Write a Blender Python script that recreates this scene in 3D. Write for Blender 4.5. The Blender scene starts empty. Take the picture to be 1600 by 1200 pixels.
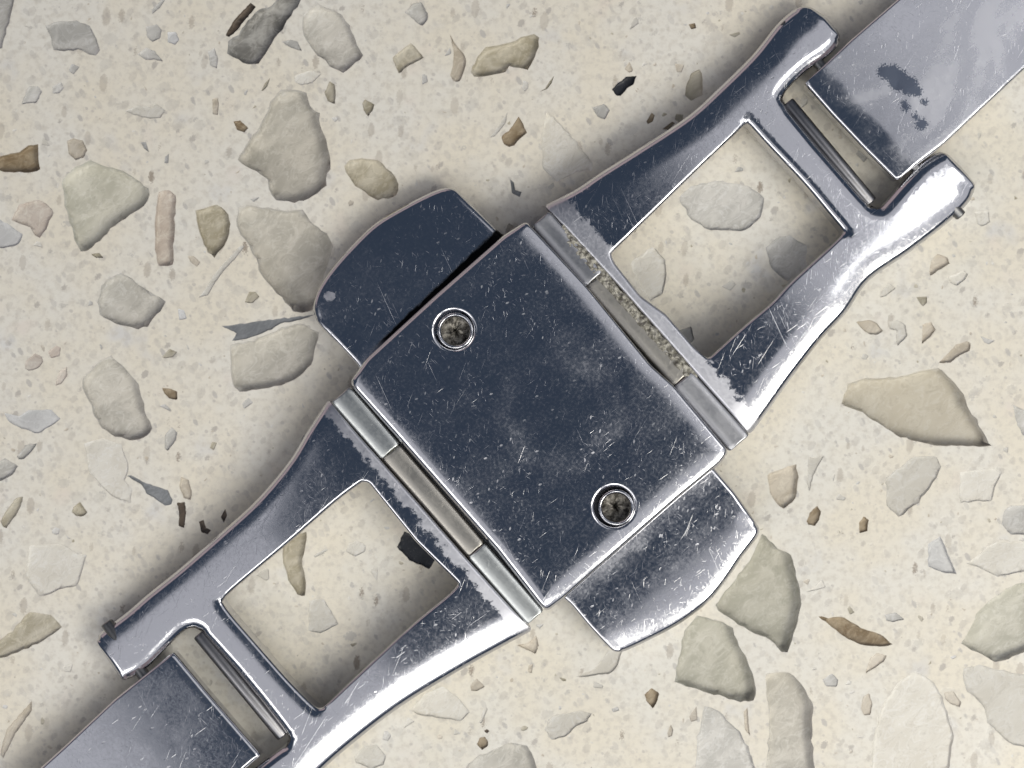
import bpy, math, random
import numpy as np
from mathutils import Vector, Matrix
from mathutils.geometry import delaunay_2d_cdt

SC = bpy.context.scene
SC.unit_settings.scale_length = 0.01          # 1 unit = 1 cm
S = 6.154 / 1600.0                             # size of one photo pixel on the worktop, in cm
CAM_Z = 12.0
rnd = random.Random(7)
rng = np.random.default_rng(7)

# ------------------------------------------------------------------ camera
cam_data = bpy.data.cameras.new("camera")
cam = bpy.data.objects.new("camera", cam_data)
SC.collection.objects.link(cam)
cam.location = (0, 0, CAM_Z)
cam_data.sensor_width = 36.0
cam_data.lens = 36.0 * CAM_Z / 6.154
cam_data.clip_start = 0.1
cam_data.clip_end = 500
cam_data.dof.use_dof = True
cam_data.dof.focus_distance = CAM_Z - 0.30
cam_data.dof.aperture_fstop = 0.30
SC.camera = cam

# ------------------------------------------------------------------ world: a dim blue room
world = bpy.data.worlds.new("World")
SC.world = world
world.use_nodes = True
bg = world.node_tree.nodes["Background"]
bg.inputs[0].default_value = (0.33, 0.465, 0.72, 1)
bg.inputs[1].default_value = 0.145

# ------------------------------------------------------------------ lamps
UX, UY = 0.757, 0.653                          # strap direction (world x, y)
VX, VY = 0.653, -0.757                         # across the strap, towards lower right


def area_lamp(name, centre, aim, w, h, radiance, colour, spin=None):
    d = bpy.data.lights.new(name, 'AREA')
    d.shape = 'RECTANGLE'
    d.size, d.size_y = w, h
    d.energy = radiance * math.pi * w * h
    d.color = colour
    o = bpy.data.objects.new(name, d)
    SC.collection.objects.link(o)
    o.location = centre
    if spin is not None:
        o.rotation_euler = (0, 0, spin)        # faces straight down, turned about z
    else:
        v = Vector(aim) - Vector(centre)
        o.rotation_euler = v.to_track_quat('-Z', 'Y').to_euler()
    return o


def uvz(u, v, z):
    return (u * UX + v * VX, u * UY + v * VY, z)


ROT = math.atan2(UY, UX)
LAV = (0.985, 0.97, 1.0)
area_lamp("window_light_right", uvz(34, 19, 30), None, 50, 52, 0.60, LAV, ROT)
area_lamp("window_light_left", uvz(-34, 16, 30), None, 50, 58, 0.58, LAV, ROT)
area_lamp("window_light_low", uvz(0, 28.5, 30), None, 18, 40, 0.62, LAV, ROT)
area_lamp("window_key", (13, -8.5, 16.5), (0, 0, 0), 9, 9, 11.0, (1.0, 0.965, 0.87))
area_lamp("window_key_low", uvz(-7, 10.5, 19), None, 7, 6, 7.5, (1.0, 0.98, 0.92), ROT)
area_lamp("highlight_lamp_left", uvz(-19, 4, 17), (0, 0, 0), 16, 6, 3.5, (1.0, 0.98, 0.95))  # added lamp for the white highlights on left-facing edges
area_lamp("highlight_lamp_high", uvz(14, 7, 22), (0, 0, 0), 6, 6, 5.0, (1.0, 0.99, 0.97))  # added lamp for the highlights on the upper fork ends
area_lamp("fill_lamp_upper_left", uvz(0, -40, 14), (0, 0, 0), 60, 24, 0.46, (1.0, 0.74, 0.70))  # added warm fill lamp for rims and stone at the upper left

SC.view_settings.view_transform = 'Standard'
SC.view_settings.look = 'None'
SC.view_settings.exposure = -0.10
SC.view_settings.gamma = 1.0
SC.cycles.max_bounces = 8
SC.cycles.glossy_bounces = 6
SC.cycles.use_denoising = True


# ================================================================== materials
class N:
    """tiny node-graph helper"""
    def __init__(self, name):
        self.m = bpy.data.materials.new(name)
        self.m.use_nodes = True
        self.t = self.m.node_tree
        self.b = self.t.nodes["Principled BSDF"]

    def new(self, typ, **kw):
        n = self.t.nodes.new(typ)
        for k, v in kw.items():
            setattr(n, k, v)
        return n

    def link(self, a, b):
        self.t.links.new(a, b)

    def put(self, sock, val):
        if hasattr(val, 'is_linked') or hasattr(val, 'links'):
            self.link(val, sock)
        else:
            sock.default_value = val

    def math(self, op, a, b=0.0, c=0.0, clamp=False):
        n = self.new('ShaderNodeMath', operation=op, use_clamp=clamp)
        self.put(n.inputs[0], a)
        self.put(n.inputs[1], b)
        self.put(n.inputs[2], c)
        return n.outputs[0]

    def ramp(self, x, a, b, lo=0.0, hi=1.0):
        n = self.new('ShaderNodeMapRange', interpolation_type='SMOOTHSTEP', clamp=True)
        self.put(n.inputs[0], x)
        n.inputs[1].default_value = a
        n.inputs[2].default_value = b
        n.inputs[3].default_value = lo
        n.inputs[4].default_value = hi
        return n.outputs[0]

    def mix(self, f, a, b):
        n = self.new('ShaderNodeMix', data_type='RGBA')
        self.put(n.inputs[0], f)
        self.put(n.inputs[6], a)
        self.put(n.inputs[7], b)
        return n.outputs[2]

    def px(self):
        """object coordinates measured in photo pixels"""
        if not hasattr(self, '_px'):
            c = self.new('ShaderNodeTexCoord').outputs['Object']
            v = self.new('ShaderNodeVectorMath', operation='SCALE')
            self.link(c, v.inputs[0])
            v.inputs[3].default_value = 1.0 / S
            self._px = v.outputs[0]
        return self._px

    def mapped(self, angle=0.0, scale=(1, 1, 1), shift=(0, 0, 0), src=None):
        n = self.new('ShaderNodeMapping', vector_type='TEXTURE')
        self.link(src if src is not None else self.px(), n.inputs[0])
        n.inputs[1].default_value = shift
        n.inputs[2].default_value = (0, 0, angle)
        n.inputs[3].default_value = scale
        return n.outputs[0]

    def noise(self, vec, scale=1.0, detail=2.0, rough=0.5, dist=0.0):
        n = self.new('ShaderNodeTexNoise')
        self.link(vec, n.inputs['Vector'])
        n.inputs['Scale'].default_value = scale
        n.inputs['Detail'].default_value = detail
        n.inputs['Roughness'].default_value = rough
        n.inputs['Distortion'].default_value = dist
        return n.outputs[0]

    def voronoi(self, vec, scale=1.0, feature='F1', rand=1.0):
        n = self.new('ShaderNodeTexVoronoi', feature=feature)
        self.link(vec, n.inputs['Vector'])
        n.inputs['Scale'].default_value = scale
        n.inputs['Randomness'].default_value = rand
        return n

    def bump(self, h, strength, dist, normal=None):
        n = self.new('ShaderNodeBump')
        self.link(h, n.inputs['Height'])
        n.inputs['Strength'].default_value = strength
        n.inputs['Distance'].default_value = dist
        if normal is not None:
            self.link(normal, n.inputs['Normal'])
        return n.outputs[0]


def rgb(r, g, b):
    return (r, g, b, 1.0)


def steel(name, base=(0.60, 0.60, 0.62), rough=0.07, scratch=1.0, film=None, grime=None, dark_col=(0.125, 0.145, 0.19, 1)):
    """polished steel with fine scratches; film(n) gives a 0..1 mask of dull film, grime(n) a mask of dark colour"""
    g = N(name)
    p = g.px()
    masks = []
    # long thin scratches, each layer at its own angle
    for k, (ang, ln, wd, thr) in enumerate([(1.48, 30, 0.9, .715), (1.75, 16, 1.0, .70), (0.62, 40, 0.9, .725),
                                            (2.35, 24, 0.9, .72), (0.1, 18, 1.0, .725), (1.2, 90, 0.8, .735), (2.6, 12, 1.1, .70), (1.0, 170, 0.8, .745), (2.0, 140, 0.8, .75)]):
        v = g.mapped(ang, (ln, wd, 50), (37.0 * k, 91.0 * k, 0))
        masks.append(g.ramp(g.noise(v, 1.0, 1.0), thr, thr + 0.10, 0, 0.62 if ln < 25 else 1.0))
    # short nicks and dots
    for k, (ang, ln, wd, sc) in enumerate([(1.3, 2.6, 1.0, 0.16), (0.4, 2.0, 1.0, 0.13)]):
        v = g.mapped(ang, (ln, wd, 1), (11.0 * k, 5.0 * k, 0))
        vo = g.voronoi(v, sc)
        spot = g.ramp(vo.outputs['Distance'], 0.24, 0.12)
        sep = g.new('ShaderNodeSeparateColor')
        g.link(vo.outputs['Color'], sep.inputs[0])
        masks.append(g.math('MULTIPLY', spot, g.ramp(sep.outputs[0], 0.86, 0.90)))
    m = masks[0]
    for x in masks[1:]:
        m = g.math('MAXIMUM', m, x)
    wear = g.ramp(g.noise(g.mapped(0, (70, 70, 70)), 1.0, 3.0), 0.35, 0.62, 0.35, 1.0)
    m = g.math('MULTIPLY', m, wear)
    m = g.math('MULTIPLY', m, scratch)
    cloud = g.noise(g.mapped(0.4, (26, 26, 26)), 1.0, 4.0, 0.65)
    fine = g.noise(g.mapped(0.9, (4.5, 4.5, 4.5)), 1.0, 3.0, 0.6)
    r = g.math('ADD', rough, g.math('MULTIPLY', g.ramp(cloud, 0.30, 0.80), 0.05))
    r = g.math('ADD', r, g.math('MULTIPLY', g.ramp(fine, 0.30, 0.80), 0.12 * scratch))
    smear = g.noise(g.mapped(0.7, (150, 85, 100), (13, 77, 0)), 1.0, 2.0, 0.5)
    r = g.math('ADD', r, g.math('MULTIPLY', g.ramp(smear, 0.42, 0.68), 0.05))
    r = g.math('ADD', r, g.math('MULTIPLY', m, 0.30))
    col = rgb(*base)
    if film is not None:
        f = film(g)
        r = g.math('ADD', r, g.math('MULTIPLY', f, 0.28))
        col = g.mix(f, col, rgb(0.62, 0.62, 0.65))
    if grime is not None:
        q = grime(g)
        col = g.mix(q, col, dark_col)
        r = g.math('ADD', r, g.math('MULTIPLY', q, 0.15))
    g.put(g.b.inputs['Base Color'], col)
    g.b.inputs['Metallic'].default_value = 1.0
    g.link(g.math('MINIMUM', r, 0.75), g.b.inputs['Roughness'])
    h = g.math('ADD', g.math('MULTIPLY', m, -0.22), g.math('MULTIPLY', g.noise(g.mapped(0, (45, 45, 45)), 1.0, 1.0), 0.3))
    h = g.math('ADD', h, g.math('MULTIPLY', fine, 0.03))
    g.link(g.bump(h, 0.35, 1.2 * S), g.b.inputs['Normal'])
    return g.m


def uv_of(g):
    """strap coordinates u, v in photo pixels inside a material (origin at the plate's centre)"""
    sep = g.new('ShaderNodeSeparateXYZ')
    g.link(g.px(), sep.inputs[0])
    dx = g.math('SUBTRACT', sep.outputs[0], 42.0)
    dy = g.math('SUBTRACT', sep.outputs[1], -55.0)
    u = g.math('ADD', g.math('MULTIPLY', dx, 0.757), g.math('MULTIPLY', dy, 0.653))
    v = g.math('ADD', g.math('MULTIPLY', dx, 0.653), g.math('MULTIPLY', dy, -0.757))
    return u, v


def frame_film(g):
    u, v = uv_of(g)
    au = g.math('ABSOLUTE', u)
    wob = g.math('MULTIPLY', g.noise(g.mapped(0, (14, 14, 14)), 1.0, 4.0, 0.7), 46.0)
    wob = g.math('ADD', wob, g.math('MULTIPLY', g.math('GREATER_THAN', u, 0.0), -14.0))
    return g.ramp(g.math('ADD', au, wob), 266.0, 258.0)


def plate_haze(g):
    u, v = uv_of(g)
    n = g.noise(g.mapped(0.5, (60, 60, 60)), 1.0, 3.0)
    # a faint ring and a spot, duller and slightly paler than the plate
    d = g.math('SQRT', g.math('ADD', g.math('POWER', g.math('SUBTRACT', u, 30.0), 2.0), g.math('POWER', g.math('SUBTRACT', v, 10.0), 2.0)))
    d = g.math('ADD', d, g.math('MULTIPLY', n, 40.0))
    ring = g.math('MULTIPLY', g.ramp(d, 78.0, 96.0), g.ramp(d, 128.0, 104.0))
    spot = g.math('SQRT', g.math('ADD', g.math('POWER', g.math('SUBTRACT', u, 105.0), 2.0), g.math('POWER', g.math('ADD', v, 55.0), 2.0)))
    spot = g.ramp(g.math('ADD', spot, g.math('MULTIPLY', n, 40.0)), 66.0, 34.0)
    return g.math('MULTIPLY', g.math('MAXIMUM', g.math('MULTIPLY', ring, g.ramp(g.noise(g.mapped(0.2, (75, 75, 75), (40, 10, 0)), 1.0, 3.0), 0.30, 0.58, 0.35, 1.0)), spot), 0.20)


def blade_film(g):
    n = g.noise(g.mapped(0.9, (150, 95, 90)), 1.0, 2.5, 0.5, 0.8)
    return g.math('MULTIPLY', g.ramp(n, 0.36, 0.66, 0.0, 0.85), g.ramp(uv_of(g)[0], 640.0, 700.0))


def blade_dark_islands(g):
    """the dark islands painted on the upper link: lumpy blobs round a few spots"""
    warp = g.new('ShaderNodeVectorMath', operation='ADD')
    nz = g.new('ShaderNodeTexNoise')
    g.link(g.mapped(0, (13, 13, 13)), nz.inputs['Vector'])
    nz.inputs['Detail'].default_value = 3
    sc = g.new('ShaderNodeVectorMath', operation='SCALE')
    g.link(nz.outputs['Color'], sc.inputs[0])
    sc.inputs[3].default_value = 22.0
    g.link(g.px(), warp.inputs[0])
    g.link(sc.outputs[0], warp.inputs[1])
    tot = None
    for (X, Y, r) in [(1371, 122, 11), (1384, 122, 11), (1392, 135, 16), (1408, 143, 14), (1420, 152, 8), (1403, 176, 6),
                      (1418, 190, 5), (1427, 202, 9), (1431, 168, 5), (1400, 170, 4)]:
        d = g.new('ShaderNodeVectorMath', operation='DISTANCE')
        flat = g.new('ShaderNodeVectorMath', operation='MULTIPLY')
        g.link(warp.outputs[0], flat.inputs[0])
        flat.inputs[1].default_value = (1, 1, 0)
        g.link(flat.outputs[0], d.inputs[0])
        d.inputs[1].default_value = ((X - 800) + 11, (600 - Y) + 11, 0)
        q = g.ramp(d.outputs['Value'], r + 2.2, r - 1.2)
        tot = q if tot is None else g.math('MAXIMUM', tot, q)
    return tot


M_PLATE = steel("polished_steel_plate", film=plate_haze)
M_FRAME = steel("polished_steel_frame", film=frame_film, scratch=0.85)
def button_gap_band(g):
    """the black gap beside the plate, painted as a dark band on the upper button"""
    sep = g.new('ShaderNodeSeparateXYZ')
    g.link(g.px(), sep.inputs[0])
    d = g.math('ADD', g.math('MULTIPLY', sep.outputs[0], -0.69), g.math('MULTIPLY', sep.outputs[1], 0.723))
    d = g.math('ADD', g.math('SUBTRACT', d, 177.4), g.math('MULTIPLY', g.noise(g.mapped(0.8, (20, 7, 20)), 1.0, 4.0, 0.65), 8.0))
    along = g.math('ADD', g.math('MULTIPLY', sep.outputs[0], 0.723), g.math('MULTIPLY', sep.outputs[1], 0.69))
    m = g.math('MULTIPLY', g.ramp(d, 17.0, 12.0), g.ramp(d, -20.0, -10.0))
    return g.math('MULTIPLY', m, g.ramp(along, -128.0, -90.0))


def button_film(g):
    """a small pale flake of tape left near the upper button's corner, and haze rubbed along the plate"""
    d = g.new('ShaderNodeVectorMath', operation='DISTANCE')
    flat = g.new('ShaderNodeVectorMath', operation='MULTIPLY')
    g.link(g.px(), flat.inputs[0])
    flat.inputs[1].default_value = (1, 1, 0)
    g.link(flat.outputs[0], d.inputs[0])
    d.inputs[1].default_value = (520 - 800, 600 - 465, 0)
    dd = g.math('ADD', d.outputs['Value'], g.math('MULTIPLY', g.noise(g.mapped(0, (6, 6, 6)), 1.0, 2.0), 12.0))
    u, v = uv_of(g)
    rub = g.math('ADD', g.math('ABSOLUTE', v), g.math('MULTIPLY', g.noise(g.mapped(0.7, (30, 12, 20)), 1.0, 4.0, 0.65), 60.0))
    return g.math('MAXIMUM', g.ramp(dd, 15.0, 13.0), g.ramp(rub, 295.0, 262.0, 0.0, 0.45))


M_BUTTON = steel("polished_steel_button", scratch=0.9, film=button_film, grime=button_gap_band, dark_col=(0.01, 0.01, 0.01, 1))  # grime: the black gap band painted along the plate
M_LINK = steel("hazy_steel_link", base=(0.64, 0.64, 0.66), film=blade_film, grime=blade_dark_islands, scratch=0.7)
M_RIM = steel("bright_steel_rim", scratch=0.3, rough=0.10)
M_TUBE = steel("dull_steel_tube", base=(0.44, 0.44, 0.45), rough=0.30, scratch=0.5)
M_TUBE_GREEN = steel("greenish_steel_strip", base=(0.52, 0.535, 0.52), rough=0.30, scratch=0.5)
M_TUBE_WORN = steel("worn_olive_tube", base=(0.41, 0.39, 0.35), rough=0.32, scratch=0.5)
M_LIP = steel("dark_lip_steel", base=(0.27, 0.265, 0.27), rough=0.28, scratch=0.6)
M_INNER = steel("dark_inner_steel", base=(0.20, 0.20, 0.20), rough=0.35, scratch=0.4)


def dirt_material(name, a, b, metallic=0.3, scale=6.0):
    g = N(name)
    n = g.noise(g.mapped(0, (scale, scale, scale)), 1.0, 4.0, 0.65)
    g.link(g.mix(g.ramp(n, 0.35, 0.65), rgb(*a), rgb(*b)), g.b.inputs['Base Color'])
    g.b.inputs['Metallic'].default_value = metallic
    g.b.inputs['Roughness'].default_value = 0.55
    g.link(g.bump(n, 0.8, 2.5 * S), g.b.inputs['Normal'])
    return g.m


M_GRIME = dirt_material("grime", (0.16, 0.15, 0.12), (0.46, 0.44, 0.38), 0.25, 7.0)
M_SOCKET = dirt_material("socket_dirt", (0.05, 0.046, 0.04), (0.34, 0.32, 0.28), 0.75, 9.0)


def binder_material():
    g = N("cream_resin_binder")
    col = rgb(0.765, 0.712, 0.595)
    big = g.noise(g.mapped(0, (170, 170, 170)), 1.0, 4.0, 0.55)
    col = g.mix(g.ramp(big, 0.38, 0.64), col, rgb(0.755, 0.728, 0.655))
    blue = g.noise(g.mapped(1.1, (95, 95, 95), (300, 70, 0)), 1.0, 3.0, 0.5)
    col = g.mix(g.ramp(blue, 0.60, 0.76, 0, 0.45), col, rgb(0.56, 0.58, 0.63))
    pink = g.noise(g.mapped(0.3, (80, 80, 80), (900, 470, 0)), 1.0, 2.0, 0.5)
    col = g.mix(g.ramp(pink, 0.62, 0.78, 0, 0.25), col, rgb(0.72, 0.60, 0.54))
    mott = g.noise(g.mapped(0, (11, 11, 11)), 1.0, 4.0, 0.65)
    col = g.mix(g.ramp(mott, 0.42, 0.72, 0, 0.65), col, rgb(0.58, 0.54, 0.465))
    height = g.math('MULTIPLY', mott, -0.25)
    # sand-size grains seen in the polished face: grey and brown, long and round
    for k, (ang, ln, cell, r0, keep, c, amt) in enumerate([
            (0.9, 1.5, 17.0, 0.23, 0.42, (0.44, 0.41, 0.37), 0.62), (2.1, 1.9, 12.0, 0.25, 0.45, (0.47, 0.45, 0.42), 0.60),
            (0.2, 1.3, 30.0, 0.21, 0.45, (0.50, 0.48, 0.44), 0.55), (1.5, 2.2, 22.0, 0.20, 0.62, (0.31, 0.26, 0.21), 0.70),
            (2.7, 1.2, 8.0, 0.27, 0.50, (0.50, 0.47, 0.43), 0.50)]):
        wob = g.new('ShaderNodeVectorMath', operation='ADD')
        nz = g.new('ShaderNodeTexNoise')
        g.link(g.mapped(0, (cell * .5, cell * .5, cell * .5), (k * 31, 0, 0)), nz.inputs['Vector'])
        sc = g.new('ShaderNodeVectorMath', operation='SCALE')
        g.link(nz.outputs['Color'], sc.inputs[0])
        sc.inputs[3].default_value = cell * 0.35
        g.link(g.px(), wob.inputs[0])
        g.link(sc.outputs[0], wob.inputs[1])
        v = g.mapped(ang, (cell * ln, cell, cell), (k * 133.0, k * 57.0, 0), wob.outputs[0])
        vo = g.voronoi(v, 1.0)
        sep = g.new('ShaderNodeSeparateColor')
        g.link(vo.outputs['Color'], sep.inputs[0])
        size = g.math('MULTIPLY', g.ramp(sep.outputs[1], 0, 1, 0.3, 1.0), r0 * 1.5)
        d = g.math('SUBTRACT', vo.outputs['Distance'], size)
        spot = g.math('MULTIPLY', g.ramp(d, 0.035, -0.035), g.ramp(sep.outputs[0], keep, keep + 0.03))
        tone = g.math('MULTIPLY', spot, g.math('MULTIPLY', amt, g.ramp(sep.outputs[2], 0, 1, 0.4, 1.25)))
        col = g.mix(tone, col, rgb(*c))
        height = g.math('SUBTRACT', height, g.math('MULTIPLY', spot, 0.7))
    g.link(col, g.b.inputs['Base Color'])
    g.b.inputs['Roughness'].default_value = 0.30
    g.b.inputs['Specular IOR Level'].default_value = 0.4
    g.link(g.bump(height, 0.22, 1.6 * S), g.b.inputs['Normal'])
    return g.m


M_BINDER = binder_material()


def chip_material(name, a, b, rough=0.42):
    g = N(name)
    info = g.new('ShaderNodeObjectInfo')
    v = g.mapped(0.7, (48, 30, 30))
    off = g.new('ShaderNodeVectorMath', operation='ADD')
    sc = g.new('ShaderNodeVectorMath', operation='SCALE')
    comb = g.new('ShaderNodeCombineXYZ')
    for i in range(3):
        g.link(info.outputs['Random'], comb.inputs[i])
    g.link(comb.outputs[0], sc.inputs[0])
    sc.inputs[3].default_value = 90.0
    g.link(v, off.inputs[0])
    g.link(sc.outputs[0], off.inputs[1])
    n = g.noise(off.outputs[0], 1.0, 5.0, 0.58, 0.6)
    col = g.mix(g.ramp(n, 0.36, 0.64), rgb(*a), rgb(*b))
    fl = g.noise(g.mapped(0.1, (5, 5, 5)), 1.0, 3.0, 0.6)
    col = g.mix(g.ramp(fl, 0.56, 0.78, 0, 0.28), col, rgb(0.40, 0.39, 0.36))
    vein = g.new('ShaderNodeTexNoise')
    g.link(off.outputs[0], vein.inputs['Vector'])
    vein.inputs['Scale'].default_value = 1.6
    vein.inputs['Detail'].default_value = 4.0
    vein.inputs['Distortion'].default_value = 1.4
    ridge = g.math('ABSOLUTE', g.math('SUBTRACT', vein.outputs[0], 0.5))
    col = g.mix(g.ramp(ridge, 0.030, 0.0, 0, 0.30), col, rgb(*[min(0.85, x * 1.45) for x in b]))
    ridge2 = g.math('ABSOLUTE', g.math('SUBTRACT', vein.outputs[0], 0.42))
    col = g.mix(g.ramp(ridge2, 0.018, 0.0, 0, 0.35), col, rgb(*[x * 0.62 for x in a]))
    hsv = g.new('ShaderNodeHueSaturation')
    g.link(col, hsv.inputs['Color'])
    g.link(g.ramp(info.outputs['Random'], 0, 1, 0.86, 1.06), hsv.inputs['Value'])
    g.link(hsv.outputs[0], g.b.inputs['Base Color'])
    g.b.inputs['Roughness'].default_value = rough
    g.b.inputs['Specular IOR Level'].default_value = 0.3
    return g.m


CHIP = {
    'pale': chip_material("pale_quartz", (0.645, 0.615, 0.545), (0.71, 0.685, 0.62)),
    'grey': chip_material("grey_quartz", (0.49, 0.48, 0.45), (0.635, 0.62, 0.585)),
    'green': chip_material("greenish_quartz", (0.50, 0.50, 0.445), (0.64, 0.635, 0.58)),
    'olive': chip_material("olive_quartz", (0.37, 0.335, 0.25), (0.53, 0.495, 0.41)),
    'brown': chip_material("brown_mineral", (0.21, 0.155, 0.09), (0.40, 0.33, 0.235)),
    'tan': chip_material("tan_quartz", (0.49, 0.435, 0.35), (0.60, 0.55, 0.47)),
    'pink': chip_material("pinkish_quartz", (0.53, 0.46, 0.40), (0.64, 0.58, 0.515)),
    'blue': chip_material("bluish_quartz", (0.54, 0.54, 0.535), (0.64, 0.64, 0.63)),
    'dark': chip_material("dark_grey_quartz", (0.20, 0.196, 0.185), (0.48, 0.475, 0.46)),
    'umber': chip_material("dark_umber_mineral", (0.06, 0.045, 0.033), (0.15, 0.115, 0.085)),
    'black': chip_material("black_mineral", (0.012, 0.014, 0.018), (0.03, 0.033, 0.04)),
    'slate': chip_material("slate_grey_shard", (0.19, 0.20, 0.21), (0.25, 0.26, 0.27)),
}


def clear_material():
    """the clear, faintly honey-coloured quartz that fills each chip up to the polished face"""
    g = N("clear_quartz")
    tr = g.new('ShaderNodeBsdfTransparent')
    gl = g.new('ShaderNodeBsdfGlossy')
    gl.inputs['Roughness'].default_value = 0.12
    fr = g.new('ShaderNodeFresnel')
    fr.inputs['IOR'].default_value = 1.5
    mx = g.new('ShaderNodeMixShader')
    geo = g.new('ShaderNodeNewGeometry')
    g.link(g.math('MULTIPLY', fr.outputs[0], g.math('SUBTRACT', 1.0, geo.outputs['Backfacing'])), mx.inputs[0])
    g.link(tr.outputs[0], mx.inputs[1])
    g.link(gl.outputs[0], mx.inputs[2])
    ab = g.new('ShaderNodeVolumeAbsorption')
    ab.inputs['Color'].default_value = (0.88, 0.79, 0.58, 1)
    ab.inputs['Density'].default_value = 2.2
    out = g.t.nodes["Material Output"]
    g.link(mx.outputs[0], out.inputs['Surface'])
    g.link(ab.outputs[0], out.inputs['Volume'])
    g.t.nodes.remove(g.b)
    return g.m


M_CLEAR = clear_material()


# ================================================================== geometry helpers
def X2(P, k=1.0):
    """photo pixel -> world x, y (k: correction for the height of the part)"""
    P = np.asarray(P, float)
    return np.stack([(P[..., 0] - 800) * S * k, (600 - P[..., 1]) * S * k], -1)


def resample(pts, step, closed=False):
    pts = np.asarray(pts, float)
    if closed:
        pts = np.vstack([pts, pts[:1]])
    out = []
    for a, b in zip(pts[:-1], pts[1:]):
        n = max(1, int(round(np.linalg.norm(b - a) / step)))
        for i in range(n):
            out.append(a + (b - a) * i / n)
    if not closed:
        out.append(pts[-1])
    return np.array(out)


def spline(pts, per=8):
    p = np.asarray(pts, float)
    p = np.vstack([2 * p[0] - p[1], p, 2 * p[-1] - p[-2]])
    out = []
    for i in range(1, len(p) - 2):
        for t in np.linspace(0, 1, per, endpoint=False):
            a, b, c, d = p[i - 1], p[i], p[i + 1], p[i + 2]
            out.append(0.5 * ((2 * b) + (-a + c) * t + (2 * a - 5 * b + 4 * c - d) * t * t + (-a + 3 * b - 3 * c + d) * t ** 3))
    out.append(p[-2])
    return np.array(out)


def seg_dist(P, A, B):
    """distance of every point P to the polyline given by segments A-B"""
    out = np.empty(len(P))
    for s in range(0, len(P), 2000):
        Q = P[s:s + 2000]
        d = B - A
        L = np.maximum((d * d).sum(1), 1e-9)
        t = np.clip(((Q[:, None] - A[None]) * d[None]).sum(2) / L, 0, 1)
        C = A[None] + d[None] * t[..., None]
        out[s:s + 2000] = np.sqrt(((Q[:, None] - C) ** 2).sum(2)).min(1)
    return out


def inside(P, poly):
    x, y = P[:, 0], P[:, 1]
    c = np.zeros(len(P), bool)
    a = poly
    b = np.roll(poly, -1, 0)
    for (x1, y1), (x2, y2) in zip(a, b):
        if y1 == y2:
            continue
        m = ((y1 > y) != (y2 > y)) & (x < (x2 - x1) * (y - y1) / (y2 - y1) + x1)
        c ^= m
    return c


def area2(poly):
    x, y = poly[:, 0], poly[:, 1]
    return 0.5 * np.sum(x * np.roll(y, -1) - np.roll(x, -1) * y)


def link(o, parent=None):
    SC.collection.objects.link(o)
    if parent is not None:
        o.parent = parent
        o.matrix_parent_inverse = Matrix.Translation(-parent.matrix_basis.translation) if parent.parent is None else parent.matrix_parent_inverse @ Matrix()
    return o


def mesh_obj(name, verts, faces, mat, parent=None, normals=None, smooth=True):
    me = bpy.data.meshes.new(name)
    me.from_pydata([tuple(v) for v in verts], [], faces)
    me.materials.append(mat)
    if smooth:
        me.polygons.foreach_set('use_smooth', [True] * len(me.polygons))
    me.update()
    if normals is not None:
        me.normals_split_custom_set_from_vertices([tuple(n) for n in normals])
    o = bpy.data.objects.new(name, me)
    SC.collection.objects.link(o)
    if parent is not None:
        o.parent = parent                      # every parent sits at the world origin, see below
    return o


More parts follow.
